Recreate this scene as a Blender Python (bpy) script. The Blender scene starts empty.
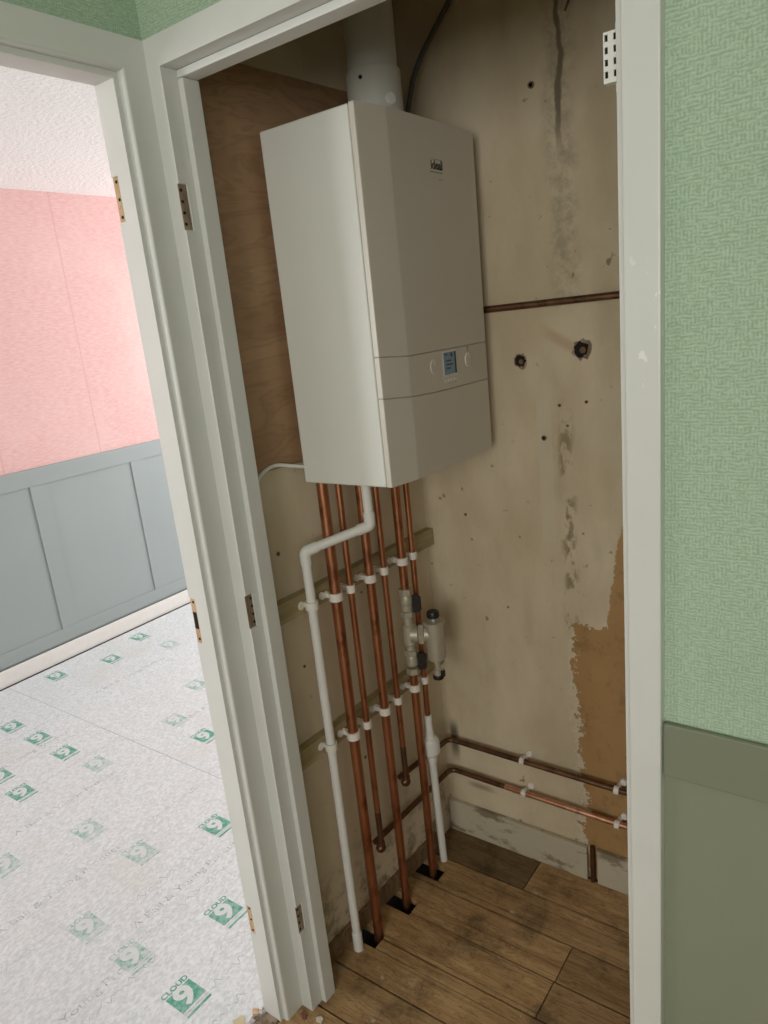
import bpy, bmesh, math, random
from mathutils import Vector, Matrix
random.seed(7)
SC = bpy.context.scene
COL = SC.collection

# ------------------------------------------------------------------ materials
class Mat:
    def __init__(s, name, base=(.8, .8, .8), rough=.5, metal=0., spec=.5):
        s.m = bpy.data.materials.new(name); s.m.use_nodes = True
        s.t = s.m.node_tree; s.b = s.t.nodes['Principled BSDF']
        s.set('Base Color', (*base, 1)); s.set('Roughness', rough); s.set('Metallic', metal)
        s.set('Specular IOR Level', spec); s._p = None
    def set(s, k, v):
        if isinstance(v, bpy.types.NodeSocket): s.t.links.new(v, s.b.inputs[k])
        else: s.b.inputs[k].default_value = v
        return s
    def node(s, typ, out=0, props=None, **ins):
        n = s.t.nodes.new(typ)
        for k, v in (props or {}).items(): setattr(n, k, v)
        for k, v in ins.items():
            key = int(k[1:]) if k[0] == 'i' and k[1:].isdigit() else k.replace('_', ' ')
            if isinstance(v, bpy.types.NodeSocket): s.t.links.new(v, n.inputs[key])
            else: n.inputs[key].default_value = v
        return n.outputs[out]
    def pos(s):
        if s._p is None: s._p = s.node('ShaderNodeTexCoord', 'Object')
        return s._p
    def xyz(s):
        n = s.t.nodes.new('ShaderNodeSeparateXYZ'); s.t.links.new(s.pos(), n.inputs[0]); return n.outputs
    def math(s, op, a, b=0., c=0., clamp=False):
        return s.node('ShaderNodeMath', props=dict(operation=op, use_clamp=clamp), i0=a, i1=b, i2=c)
    def scale(s, v, off=(0, 0, 0), rot=(0, 0, 0)):
        return s.node('ShaderNodeMapping', Vector=s.pos(), Scale=v, Location=off, Rotation=rot)
    def noise(s, sc, vec=None, detail=4., rough=.55, dist=0., out=0):
        return s.node('ShaderNodeTexNoise', out, Vector=vec if vec is not None else s.pos(), Scale=sc, Detail=detail, Roughness=rough, Distortion=dist)
    def ramp(s, f, stops):
        n = s.t.nodes.new('ShaderNodeValToRGB'); s.t.links.new(f, n.inputs[0]); e = n.color_ramp.elements
        while len(e) < len(stops): e.new(.5)
        for el, (p, c) in zip(e, stops):
            el.position = p; el.color = (*c, 1) if not isinstance(c, (int, float)) else (c, c, c, 1)
        return n.outputs[0]
    def step(s, f, a, b):
        return s.node('ShaderNodeMapRange', props=dict(interpolation_type='SMOOTHSTEP'), Value=f, From_Min=a, From_Max=b, To_Min=0., To_Max=1.)
    def mix(s, f, a, b):
        n = s.t.nodes.new('ShaderNodeMix'); n.data_type = 'RGBA'
        for k, v in ((0, f), (6, a), (7, b)):
            if isinstance(v, bpy.types.NodeSocket): s.t.links.new(v, n.inputs[k])
            else: n.inputs[k].default_value = (*v, 1) if isinstance(v, tuple) else v
        return n.outputs[2]
    def bump(s, h, strength=.3, dist=.002):
        s.set('Normal', s.node('ShaderNodeBump', Height=h, Strength=strength, Distance=dist)); return s

def plain(name, c, rough=.5, metal=0., mott=.06, nscale=40., bump=0.):
    M = Mat(name, c, rough, metal)
    n = M.noise(nscale)
    M.set('Base Color', M.mix(n, tuple(x*(1-mott) for x in c), tuple(min(1, x*(1+mott)) for x in c)))
    if bump: M.bump(M.noise(nscale*4), bump, .001)
    return M.m

def mat_frame():
    M = Mat('aged_white_gloss', rough=.38)
    n = M.noise(5.)
    col = M.mix(M.step(n, .35, .75), (.68, .685, .645), (.65, .655, .615))
    chips = M.step(M.noise(110., M.scale((1, 1, .42)), 2.), .655, .67)
    z = M.xyz()[2]
    band = M.math('MULTIPLY', M.step(z, 1.40, 1.50), M.step(z, 1.62, 1.56))
    col = M.mix(M.math('MULTIPLY', chips, M.math('ADD', M.math('MULTIPLY', M.math('MULTIPLY', band, M.math('GREATER_THAN', M.xyz()[0], -.5)), .9), .0)), col, (.86, .85, .82))
    M.set('Base Color', col)
    M.bump(M.noise(40., M.scale((4, 4, .7))), .10, .002)
    return M.m

def mat_green():
    M = Mat('green_woven_wallpaper', rough=.85, spec=.2)
    o = M.xyz()
    wob = M.noise(70., None, 3., .6)
    th = M.math('SINE', M.math('ADD', M.math('MULTIPLY', o[2], 1450.), M.math('MULTIPLY', wob, 11.)))
    hx_ = M.math('ADD', o[0], o[1])
    tv = M.math('SINE', M.math('ADD', M.math('MULTIPLY', hx_, 1450.), M.math('MULTIPLY', wob, 11.)))
    pick = M.step(M.noise(90., M.scale((.6, .6, 1.5), (3, 3, 3)), 3., .6), .46, .56)
    thr = M.node('ShaderNodeMix', props=dict(data_type='FLOAT'), i0=pick, i2=th, i3=tv)
    hx = M.noise(230., M.scale((.6, .6, 1.5)), 3., .65)
    w = M.math('ADD', M.math('MULTIPLY', thr, .085), M.math('ADD', M.math('MULTIPLY', hx, .7), .15))
    n2 = M.noise(8.)
    t = M.math('ADD', M.step(w, .34, .66), M.math('MULTIPLY', M.math('SUBTRACT', n2, .5), .3))
    wall = M.mix(t, (.33, .455, .315), (.495, .61, .47))
    sage = M.mix(M.noise(5.), (.25, .265, .19), (.27, .285, .205))
    f = M.step(o[2], .9285, .9295)
    M.set('Base Color', M.mix(f, sage, wall))
    M.bump(M.math('MULTIPLY', w, f), .5, .003)
    return M.m

def mat_pink():
    M = Mat('pink_wallpaper', rough=.85, spec=.2)
    o = M.xyz()
    h = M.noise(95., M.scale((.4, .3, 1.8)), 4., .65)
    n2 = M.noise(2.2)
    c = M.mix(M.step(h, .3, .7), (.77, .44, .425), (.85, .565, .545))
    c = M.mix(M.math('MULTIPLY', M.step(n2, .42, .7), .5), c, (.86, .62, .575))
    fr = M.math('FRACT', M.math('DIVIDE', M.math('SUBTRACT', o[1], 2.19-.53*8), .53))
    seam = M.math('LESS_THAN', M.math('ABSOLUTE', M.math('SUBTRACT', fr, .5)), .494)
    c = M.mix(seam, (.74, .43, .41), c)
    M.set('Base Color', c); M.bump(h, .22, .002)
    return M.m

def mat_artex():
    M = Mat('stippled_ceiling', (.90, .885, .87), .9, spec=.2)
    n = M.noise(55., None, 3., .55, .2); M.bump(M.step(n, .3, .75), .45, .006); return M.m

def dirt(M, col, amt=1., seed=(0, 0, 0)):
    sp = M.step(M.noise(34., M.scale((1, 1, 1), seed), 3., .5), .70, .76)
    return M.mix(M.math('MULTIPLY', sp, amt), col, (.12, .09, .055))

def mat_plaster(name, back):
    M = Mat(name, rough=.8, spec=.25)
    o = M.xyz(); x, z = o[0], o[2]
    big = M.noise(4.2, M.scale((1.2, 1.2, .55)), 6., .62)
    c = M.mix(M.step(big, .3, .72), (.545, .445, .295), (.69, .585, .42))
    c = M.mix(M.math('MULTIPLY', M.step(M.noise(9., M.scale((1, 1, .35), (4, 0, 2)), 5.), .55, .8), .4), c, (.38, .30, .19))
    c = M.mix(M.math('MULTIPLY', M.step(M.noise(6., M.scale((1, 1, 1), (9, 1, 5)), 3.), .56, .75), .5), c, (.645, .565, .415))
    c = dirt(M, c, .65)
    if not back: c = M.mix(.45, c, (.78, .69, .52))  # side walls lightened in colour to stand in for missing light
    fine = M.noise(30., None, 5., .7)
    if back:
        # drip and old batten line down the wall
        wob = M.math('MULTIPLY', M.math('SUBTRACT', M.noise(7., M.scale((0, 0, 1)), 3.), .5), .05)
        dx = M.math('ABSOLUTE', M.math('ADD', M.math('SUBTRACT', x, -.641), wob))
        wid = M.math('ADD', -.001, M.math('MULTIPLY', M.noise(18., M.scale((.2, 0, 1)), 3.), .013))
        core = M.math('SUBTRACT', 1., M.step(M.math('SUBTRACT', dx, wid), -.002, .004))
        up = M.step(z, 1.82, 1.95)
        c = M.mix(M.math('MULTIPLY', M.math('MULTIPLY', core, up), .85), c, (.13, .10, .065))
        halo = M.math('MULTIPLY', M.math('SUBTRACT', 1., M.step(dx, .012, .05)), M.step(fine, .35, .65))
        hz = M.math('MULTIPLY', M.step(z, 1.50, 1.6), .5)
        c = M.mix(M.math('MULTIPLY', halo, hz), c, (.22, .19, .12))
        # vertical seam of dirt lower down
        d2 = M.math('ABSOLUTE', M.math('ADD', M.math('SUBTRACT', x, -.652), M.math('MULTIPLY', wob, .5)))
        spl = M.math('MULTIPLY', M.math('SUBTRACT', 1., M.step(d2, .004, .028)), M.step(M.noise(38., M.scale((1, 1, .5)), 4., .6), .50, .62))
        lz = M.math('MULTIPLY', M.step(z, 1.38, 1.2), M.step(z, .70, .76))
        c = M.mix(M.math('MULTIPLY', M.math('MULTIPLY', spl, lz), .75), c, (.20, .145, .085))
        # paler filler strip
        px = M.math('LESS_THAN', M.math('ABSOLUTE', M.math('SUBTRACT', x, -.705)), M.math('ADD', .018, M.math('MULTIPLY', M.math('SUBTRACT', fine, .5), .012)))
        pz = M.math('MULTIPLY', M.math('GREATER_THAN', z, .975), M.math('LESS_THAN', z, 1.33))
        c = M.mix(M.math('MULTIPLY', M.math('MULTIPLY', px, pz), .55), c, (.62, .55, .41))
        # reddish smear beside the pipe hole
        sm = M.math('MULTIPLY', M.math('SUBTRACT', 1., M.step(M.math('ABSOLUTE', M.math('ADD', M.math('SUBTRACT', z, 1.462), M.math('MULTIPLY', M.math('ADD', x, .65), .6))), .004, .022)),
                    M.math('MULTIPLY', M.step(x, -.72, -.67), M.step(x, -.60, -.63)))
        c = M.mix(M.math('MULTIPLY', sm, .45), c, (.42, .24, .14))
        # bare brown plaster where the paint has come away
        rag = M.math('ADD', M.math('MULTIPLY', M.math('SUBTRACT', M.noise(24., M.scale((1, 1, 1.3), (3, 0, 0)), 5., .72), .5), .11), M.math('MULTIPLY', M.math('SUBTRACT', M.noise(95., M.scale((1, 1, .8)), 3., .6), .5), .055))
        e1 = M.math('ADD', M.math('ADD', -.643, M.math('MULTIPLY', M.math('SUBTRACT', z, .5), -.03)), rag)
        e2 = M.math('ADD', M.math('ADD', -.560, M.math('MULTIPLY', M.math('SUBTRACT', z, .80), .15)), M.math('MULTIPLY', rag, .26))
        k = M.step(M.math('ADD', z, M.math('MULTIPLY', rag, .6)), .758, .774)
        edge = M.math('ADD', M.math('MULTIPLY', e1, M.math('SUBTRACT', 1., k)), M.math('MULTIPLY', e2, k))
        bare = M.math('MULTIPLY', M.step(M.math('SUBTRACT', x, edge), -.0015, .0015), M.step(z, 1.05, 1.025))
        brown = M.mix(M.noise(7., None, 5., .65), (.36, .205, .078), (.47, .285, .125))
        brown = M.mix(M.math('MULTIPLY', M.step(M.noise(14., M.scale((1, 1, 2.2), (7, 7, 7)), 4.), .6, .72), .3), brown, (.40, .30, .19))
        brown = M.mix(M.math('MULTIPLY', M.step(M.noise(20., M.scale((1, 1, .8), (1, 9, 4)), 6., .7), .5, .68), .45), brown, (.20, .115, .05))
        brown = dirt(M, brown, .6, (2, 2, 2))
        rim = M.math('MULTIPLY', M.step(M.math('SUBTRACT', x, edge), -.022, -.001), M.step(z, .80, .76))
        c = M.mix(M.math('MULTIPLY', rim, .35), c, (.78, .73, .64))
        c = M.mix(bare, c, brown)
        # soot by the soldered corner
        s1 = M.math('MULTIPLY', M.math('SUBTRACT', 1., M.step(M.math('ABSOLUTE', M.math('SUBTRACT', x, -1.035)), .004, .022)), M.math('MULTIPLY', M.step(z, .225, .30), M.step(z, .40, .345)))
        c = M.mix(M.math('MULTIPLY', s1, .8), c, (.055, .04, .025))
        s2 = M.math('MULTIPLY', M.math('SUBTRACT', 1., M.step(M.math('ABSOLUTE', M.math('SUBTRACT', x, -.955)), .015, .06)), M.math('SUBTRACT', 1., M.step(M.math('ABSOLUTE', M.math('SUBTRACT', z, .178)), .003, .014)))
        c = M.mix(M.math('MULTIPLY', s2, .55), c, (.17, .13, .085))
        M.bump(M.math('ADD', M.math('MULTIPLY', fine, .4), M.math('MULTIPLY', bare, -.8)), .5, .003)
    else:
        # grime low on the wall
        g = M.math('MULTIPLY', M.step(z, .32, .08), M.step(M.noise(12., None, 5., .7), .45, .62))
        c = M.mix(M.math('MULTIPLY', g, .7), c, (.17, .12, .07))
        M.bump(fine, .3, .002)
    M.set('Base Color', c)
    return M.m

def mat_boards():
    M = Mat('old_pine_boards', rough=.62, spec=.35)
    tint = M.node('ShaderNodeVertexColor', 0, dict(layer_name='tint'))
    sep = M.t.nodes.new('ShaderNodeSeparateColor'); M.t.links.new(tint, sep.inputs[0])
    off = M.node('ShaderNodeCombineXYZ', X=M.math('MULTIPLY', sep.outputs[1], 31.), Y=M.math('MULTIPLY', sep.outputs[1], 17.), Z=0.)
    v = M.node('ShaderNodeVectorMath', props=dict(operation='ADD'), i0=M.scale((1., 9., 9.)), i1=off)
    g = M.noise(5., v, 5., .6, 1.1)
    rings = M.math('FRACT', M.math('MULTIPLY', g, 9.))
    ring = M.step(M.math('ABSOLUTE', M.math('SUBTRACT', rings, .5)), .28, .5)
    c = M.mix(M.step(g, .3, .7), (.38, .225, .098), (.55, .355, .17))
    c = M.mix(M.math('MULTIPLY', ring, .6), c, (.19, .10, .038))
    st = M.step(M.noise(7.5, None, 7., .72), .47, .66)
    c = M.mix(M.math('MULTIPLY', st, .62), c, (.085, .055, .030))
    pale = M.step(M.noise(13., M.scale((1, 1, 1), (5, 3, 0)), 5., .6), .60, .68)
    c = M.mix(M.math('MULTIPLY', pale, .5), c, (.44, .34, .22))
    white = M.step(M.noise(27., M.scale((1, 1, 1), (1, 8, 0)), 3., .5), .70, .715)
    c = M.mix(M.math('MULTIPLY', white, .75), c, (.55, .50, .42))
    mul = M.t.nodes.new('ShaderNodeMix'); mul.data_type = 'RGBA'; mul.blend_type = 'MULTIPLY'; mul.inputs[0].default_value = 1.
    M.t.links.new(c, mul.inputs[6])
    gr = M.node('ShaderNodeCombineColor', Red=sep.outputs[0], Green=sep.outputs[0], Blue=sep.outputs[0])
    M.t.links.new(gr, mul.inputs[7])
    M.set('Base Color', mul.outputs[2]); M.bump(M.math('ADD', g, M.math('MULTIPLY', ring, .2)), .25, .002)
    return M.m

def mat_ply():
    M = Mat('brown_plywood', rough=.6, spec=.35)
    v = M.scale((1, .75, 3.6))
    g = M.noise(2.3, v, 4., .5, 1.6)
    r = M.math('FRACT', M.math('MULTIPLY', g, 11.))
    ring = M.step(M.math('ABSOLUTE', M.math('SUBTRACT', r, .5)), .2, .5)
    c = M.mix(M.step(g, .3, .7), (.37, .22, .118), (.48, .30, .17))
    c = M.mix(M.math('MULTIPLY', ring, .4), c, (.26, .145, .072))
    c = M.mix(M.math('MULTIPLY', M.step(M.noise(18., M.scale((1, 1, 1), (2, 2, 2)), 3.), .70, .75), .8), c, (.07, .03, .015))
    fib = M.noise(150., M.scale((1, .12, 1)), 2.)
    c = M.mix(M.math('MULTIPLY', fib, .25), c, (.22, .13, .07))
    M.set('Base Color', c); M.bump(fib, .1, .001)
    return M.m

def mat_copper(name, a, b, dark, rough=.33, amt=.5):
    M = Mat(name, rough=rough, metal=.92)
    n = M.noise(14., M.scale((1, 1, .3)), 5., .65)
    c = M.mix(M.step(n, .3, .7), a, b)
    c = M.mix(M.math('MULTIPLY', M.step(M.noise(24., M.scale((1, 1, .5), (3, 1, 4)), 4., .6), .52, .68), amt), c, dark)
    M.set('Base Color', c); M.set('Roughness', M.math('ADD', rough-.08, M.math('MULTIPLY', n, .22)))
    return M.m

def mat_raw(name, a, b):
    M = Mat(name, rough=.75)
    n = M.noise(60., M.scale((1, 1, .2)), 4., .6)
    c = M.mix(M.step(n, .35, .65), a, b)
    c = M.mix(M.math('MULTIPLY', M.step(M.noise(90.), .60, .68), .6), c, (.07, .045, .03))
    M.set('Base Color', c); M.bump(n, .4, .002); return M.m

def mat_underlay():
    M = Mat('underlay_foil', rough=.6, spec=.4)
    wr = M.noise(95., M.scale((1.3, .8, 1)), 3., .6, .3)
    big = M.noise(3., None, 4.)
    c = M.mix(M.step(wr, .3, .72), (.60, .63, .64), (.80, .82, .83))
    c = M.mix(M.math('MULTIPLY', M.step(big, .5, .75), .45), c, (.66, .63, .58))
    M.set('Base Color', c); M.bump(M.math('ADD', wr, M.math('MULTIPLY', big, 1.4)), .5, .004)
    return M.m

def mat_print(name, c, wear, a=.36, b=.62):
    # ink printed on the foil, rubbed off in places
    M = Mat(name, c, .6)
    n = M.noise(70., None, 4., .6)
    f = M.step(n, a, b)
    M.set('Base Color', M.mix(M.math('MULTIPLY', f, wear), c, (.66, .68, .68)))
    M.bump(M.noise(75., M.scale((1, 1.7, 1)), 4., .62, .5), .6, .005)
    return M.m

def mat_panel():
    M = Mat('grey_blue_panel_paint', rough=.45)
    M.set('Base Color', M.mix(M.noise(2.5), (.315, .35, .35), (.35, .385, .385))); return M.m

def mat_skirt():
    M = Mat('chipped_cream_skirting', rough=.6)
    c = M.mix(M.noise(6., None, 5.), (.46, .40, .29), (.60, .535, .41))
    c = M.mix(M.math('MULTIPLY', M.step(M.noise(16., M.scale((.6, 1, 1.4)), 6., .7), .50, .62), .8), c, (.19, .135, .08))
    M.set('Base Color', c); M.bump(M.noise(30.), .3, .002); return M.m

def mat_batten():
    M = Mat('planed_batten', rough=.65)
    n = M.noise(12., M.scale((6, .35, 6)), 4., .6)
    M.set('Base Color', M.mix(M.step(n, .3, .7), (.34, .27, .14), (.46, .37, .205))); return M.m

def mat_brass():
    M = Mat('nickel_plated_brass', rough=.45, metal=.35)
    n = M.noise(60.)
    M.set('Base Color', M.mix(n, (.42, .37, .28), (.54, .49, .39))); return M.m

MT = {}
MT['frame'] = mat_frame(); MT['green'] = mat_green(); MT['pink'] = mat_pink(); MT['artex'] = mat_artex()
MT['plaster'] = mat_plaster('stained_cream_plaster', False); MT['plaster_back'] = mat_plaster('stained_cream_plaster_with_bare_patch', True)
MT['boards'] = mat_boards(); MT['ply'] = mat_ply()
MT['copper'] = mat_copper('copper_tube', (.36, .14, .068), (.54, .24, .13), (.13, .05, .028), .36, .65)
MT['old_copper'] = mat_copper('oxidised_copper', (.13, .075, .047), (.26, .135, .08), (.05, .032, .022), .45, .6)
MT['worn_copper'] = mat_copper('scraped_copper', (.62, .30, .18), (.82, .48, .33), (.22, .10, .055), .3, .5)
MT['raw'] = mat_raw('bare_wood_cut', (.48, .30, .15), (.60, .42, .25)); MT['raw_dark'] = mat_raw('old_dirty_cut_wood', (.19, .13, .085), (.36, .27, .19))
MT['underlay'] = mat_underlay()
MT['ink'] = mat_print('green_ink', (.055, .34, .235), .35); MT['ink_faint'] = mat_print('worn_green_ink', (.20, .45, .37), .85, .30, .62)
MT['grey_ink'] = mat_print('grey_ink', (.34, .37, .37), .9); MT['white_ink'] = mat_print('white_ink', (.70, .73, .72), .3)
MT['panel'] = mat_panel(); MT['skirt_white'] = plain('white_skirting_paint', (.80, .76, .73), .45); MT['skirt'] = mat_skirt()
MT['batten'] = mat_batten(); MT['brass'] = mat_brass()
MT['boiler'] = plain('white_enamel', (.72, .72, .655), .42, mott=.012, nscale=5.); MT['boiler_front'] = plain('shaded_white_plastic', (.61, .56, .475), .32, mott=.012, nscale=5.)  # front plastic darkened in colour to stand for the boiler's dim side
MT['plastic'] = plain('white_plastic', (.76, .75, .70), .42, mott=.03); MT['flue'] = plain('flue_white', (.60, .575, .51), .45, mott=.03)
MT['clip'] = plain('clip_plastic', (.80, .75, .67), .45, mott=.04)
MT['black'] = plain('black_plastic', (.014, .013, .013), .4, mott=.2); MT['void'] = plain('dark_hole', (.012, .009, .007), .95, mott=.3)
MT['cable'] = plain('grey_black_cable', (.10, .092, .08), .45); MT['seam'] = plain('shadow_gap_rubber', (.40, .37, .31), .7)
MT['ink_black'] = plain('dark_badge_ink', (.035, .032, .03), .5); MT['badge'] = plain('badge_face', (.66, .64, .585), .35)
MT['icon'] = plain('grey_icon_ink', (.30, .27, .22), .6); MT['steel'] = plain('zinc_plated_steel', (.55, .54, .52), .35, .85)
MT['sage'] = plain('sage_paint', (.27, .295, .215), .5, mott=.04, nscale=6., bump=.08)
MT['sage_rail'] = plain('sage_rail_paint', (.215, .235, .165), .5, mott=.04, nscale=6., bump=.08)
MT['bare_wood'] = mat_raw('brown_bare_skirting', (.17, .105, .05), (.26, .165, .085))
MT['dust'] = plain('pale_plaster_chip', (.62, .55, .46), .9, mott=.2); MT['red'] = plain('red_brick_dust', (.24, .085, .06), .9, mott=.3)
MT['foam'] = plain('yellowed_foam', (.62, .54, .36), .9, mott=.15); MT['plain_wall'] = plain('cream_emulsion', (.70, .67, .60), .85)
def lcd():
    M = Mat('lcd_screen', (.13, .185, .22), .3)
    M.set('Emission Color', (.17, .28, .36, 1)); M.set('Emission Strength', .08); return M.m
MT['lcd'] = lcd()
MT['lcd_dark'] = plain('lcd_digit', (.02, .035, .05), .4)

# ------------------------------------------------------------------ mesh builder
class MB:
    def __init__(s): s.bm = bmesh.new(); s.mi = 0; s.tint = s.bm.loops.layers.float_color.new('tint'); s.tv = (1, 1, 1, 1)
    def _fin(s, faces):
        for f in faces:
            f.material_index = s.mi
            for l in f.loops: l[s.tint] = s.tv
    def box(s, x0, x1, y0, y1, z0, z1, bev=0., seg=2):
        x0, x1 = min(x0, x1), max(x0, x1); y0, y1 = min(y0, y1), max(y0, y1); z0, z1 = min(z0, z1), max(z0, z1)
        b = bmesh.new()
        v = [b.verts.new(p) for p in ((x0,y0,z0),(x1,y0,z0),(x1,y1,z0),(x0,y1,z0),(x0,y0,z1),(x1,y0,z1),(x1,y1,z1),(x0,y1,z1))]
        for q in ((3,2,1,0),(4,5,6,7),(0,1,5,4),(1,2,6,5),(2,3,7,6),(3,0,4,7)): b.faces.new([v[i] for i in q])
        if bev: bmesh.ops.bevel(b, geom=list(b.edges), offset=bev, segments=seg, affect='EDGES', profile=.5)
        return s.merge(b)
    def merge(s, b, mat=None):
        if mat is not None: b.transform(mat)
        mp = {v: s.bm.verts.new(v.co) for v in b.verts}
        fs = []
        for f in b.faces:
            try: fs.append(s.bm.faces.new([mp[v] for v in f.verts]))
            except ValueError: pass
        s._fin(fs); b.free(); return s
    def prism(s, pts, z0, z1, axis='Z', bev=0.):
        # polygon in the two other axes (ccw), extruded along axis; z0/z1 numbers or functions of the point
        b = bmesh.new(); n = len(pts)
        def P(p, z):
            z = z(p) if callable(z) else z
            return (p[0], p[1], z) if axis == 'Z' else ((z, p[0], p[1]) if axis == 'X' else (p[0], z, p[1]))
        lo = [b.verts.new(P(p, z0)) for p in pts]; hi = [b.verts.new(P(p, z1)) for p in pts]
        b.faces.new(lo[::-1]); b.faces.new(hi)
        for i in range(n): b.faces.new((lo[i], lo[(i+1) % n], hi[(i+1) % n], hi[i]))
        bmesh.ops.recalc_face_normals(b, faces=list(b.faces))
        if bev: bmesh.ops.bevel(b, geom=list(b.edges), offset=bev, segments=2, affect='EDGES', profile=.5)
        return s.merge(b)
    def lathe(s, prof, origin, axis=(0, 0, 1), seg=24):
        # prof: list of (radius, height)
        a = Vector(axis).normalized(); o = Vector(origin)
        u = a.orthogonal().normalized(); w = a.cross(u)
        b = bmesh.new(); rings = []
        for r, h in prof:
            if r <= 1e-6: rings.append([b.verts.new(o + a*h)])
            else: rings.append([b.verts.new(o + a*h + (u*math.cos(2*math.pi*k/seg) + w*math.sin(2*math.pi*k/seg))*r) for k in range(seg)])
        for A, B in zip(rings, rings[1:]):
            for k in range(seg):
                k2 = (k+1) % seg
                if len(A) == 1 and len(B) == 1: continue
                if len(A) == 1: b.faces.new((A[0], B[k2], B[k]))
                elif len(B) == 1: b.faces.new((A[k], A[k2], B[0]))
                else: b.faces.new((A[k], A[k2], B[k2], B[k]))
        if len(rings[0]) > 1: b.faces.new(rings[0][::-1])
        if len(rings[-1]) > 1: b.faces.new(rings[-1])
        bmesh.ops.recalc_face_normals(b, faces=list(b.faces))
        return s.merge(b)
    def cyl(s, p0, p1, r, seg=20, bev=0.):
        p0, p1 = Vector(p0), Vector(p1); L = (p1-p0).length
        pr = [(r, 0), (r, L)] if not bev else [(r-bev, 0), (r, bev), (r, L-bev), (r-bev, L)]
        return s.lathe(pr, p0, p1-p0, seg)
    def tube(s, pts, r, fillet=.03, seg=14, fs=7):
        pts = [Vector(p) for p in pts]; path = [pts[0]]
        for i in range(1, len(pts)-1):
            a, p, c = pts[i-1], pts[i], pts[i+1]
            d0, d1 = (a-p), (c-p); f = min(fillet, d0.length*.49, d1.length*.49)
            q0, q1 = p + d0.normalized()*f, p + d1.normalized()*f
            for k in range(fs+1):
                t = k/fs; path.append(q0*(1-t)**2 + p*2*t*(1-t) + q1*t*t)
        path.append(pts[-1])
        b = bmesh.new(); rings = []; u = None
        for i, p in enumerate(path):
            d = ((path[min(i+1, len(path)-1)] - path[max(i-1, 0)])).normalized()
            u = d.orthogonal().normalized() if u is None else (u - d*u.dot(d)).normalized()
            w = d.cross(u)
            rings.append([b.verts.new(p + (u*math.cos(2*math.pi*k/seg) + w*math.sin(2*math.pi*k/seg))*r) for k in range(seg)])
        for A, B in zip(rings, rings[1:]):
            for k in range(seg): b.faces.new((A[k], A[(k+1) % seg], B[(k+1) % seg], B[k]))
        b.faces.new(rings[0][::-1]); b.faces.new(rings[-1])
        bmesh.ops.recalc_face_normals(b, faces=list(b.faces))
        return s.merge(b)
    def ring(s, c, axis, r_in, r_out, h, seg=20):
        return s.lathe([(r_in, -h/2), (r_out, -h/2), (r_out, h/2), (r_in, h/2), (r_in, -h/2)], c, axis, seg)
    def text(s, body, size, mat, ext=.0004, bold=0., sx=1.):
        cu = bpy.data.curves.new('t', 'FONT'); cu.body = body; cu.size = size; cu.extrude = ext; cu.offset = bold
        cu.align_x = 'CENTER'; cu.align_y = 'CENTER'; cu.resolution_u = 4
        ob = bpy.data.objects.new('t', cu); COL.objects.link(ob); bpy.context.view_layer.update()
        me = bpy.data.meshes.new_from_object(ob.evaluated_get(bpy.context.evaluated_depsgraph_get()))
        bpy.data.objects.remove(ob); b = bmesh.new(); b.from_mesh(me); bpy.data.meshes.remove(me)
        b.transform(Matrix.Diagonal((sx, 1, 1, 1)))
        return s.merge(b, mat)
    def build(s, name, mats, parent=None, base=None, smooth=True, label=None, bake=None):
        if not isinstance(mats, (list, tuple)): mats = [mats]
        me = bpy.data.meshes.new(name)
        org = Vector((0, 0, 0))
        if base is not None: org = Vector(base)
        elif parent is not None: org = WORLD[parent.name]
        s.bm.transform(Matrix.Translation(-org)); s.bm.to_mesh(me); s.bm.free()
        for m in mats: me.materials.append(MT[m])
        if smooth:
            me.polygons.foreach_set('use_smooth', [True]*len(me.polygons)); me.set_sharp_from_angle(angle=math.radians(38))
        o = bpy.data.objects.new(name, me); COL.objects.link(o)
        if smooth:
            wn = o.modifiers.new('normals', 'WEIGHTED_NORMAL'); wn.keep_sharp = True; wn.weight = 100
        if parent is not None:
            o.parent = parent; WORLD[o.name] = org
        else: o.location = org; WORLD[o.name] = org
        if label: o['label'] = label
        return o
WORLD = {}
def struct(name, mb, mats, base=None):
    o = mb.build(name, mats, base=base); o['kind'] = 'structure'; return o
def tag(o, label, cat, group=None):
    o['label'] = label; o['category'] = cat
    if group: o['group'] = group
    return o
def empty(name, loc, label, cat, group=None):
    o = bpy.data.objects.new(name, None); COL.objects.link(o); o.location = loc; o.empty_display_size = .05
    WORLD[o.name] = Vector(loc); return tag(o, label, cat, group)
def B(*a, **k): return MB().box(*a, **k)
def XW(y): return -1.096 + (y-.95)*.04          # face of the closet's left wall (not quite square)

# ------------------------------------------------------------------ shell
CEIL = 2.36
# floorboards of closet and hall
f = MB(); f.mi = 1
f.box(-1.135, 1.3, -2.4, 1.7, -.09, -.0405)
f.mi = 0
rows = [(1.4685, 1.592, [-1.10, -.768, .299]), (1.3605, 1.4655, [-1.10, .299]), (1.2475, 1.3575, [-1.10, -.583, .299]), (1.1405, 1.2445, [-1.10, -.585, .299]), (1.0255, 1.1375, [-1.10, -.26, .6, 1.3]), (.910, 1.0225, [-1.10, -.55, 1.3])]
y = .907
while y > -2.4:
    rows.append((y-.117, y, [-1.09, random.uniform(-.6, .6), 1.3])); y -= .12
holes = [(-1.085, -1.012, 1.105, 1.152), (-1.085, -.995, 1.238, 1.288), (-1.075, -.990, 1.378, 1.432)]
tints = {(0, 0): .42, (0, 1): 1.05, (1, 0): .92, (2, 0): 1.0, (2, 1): .72, (3, 0): 1.02, (3, 1): .80, (4, 0): .96, (5, 0): .85}
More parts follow.
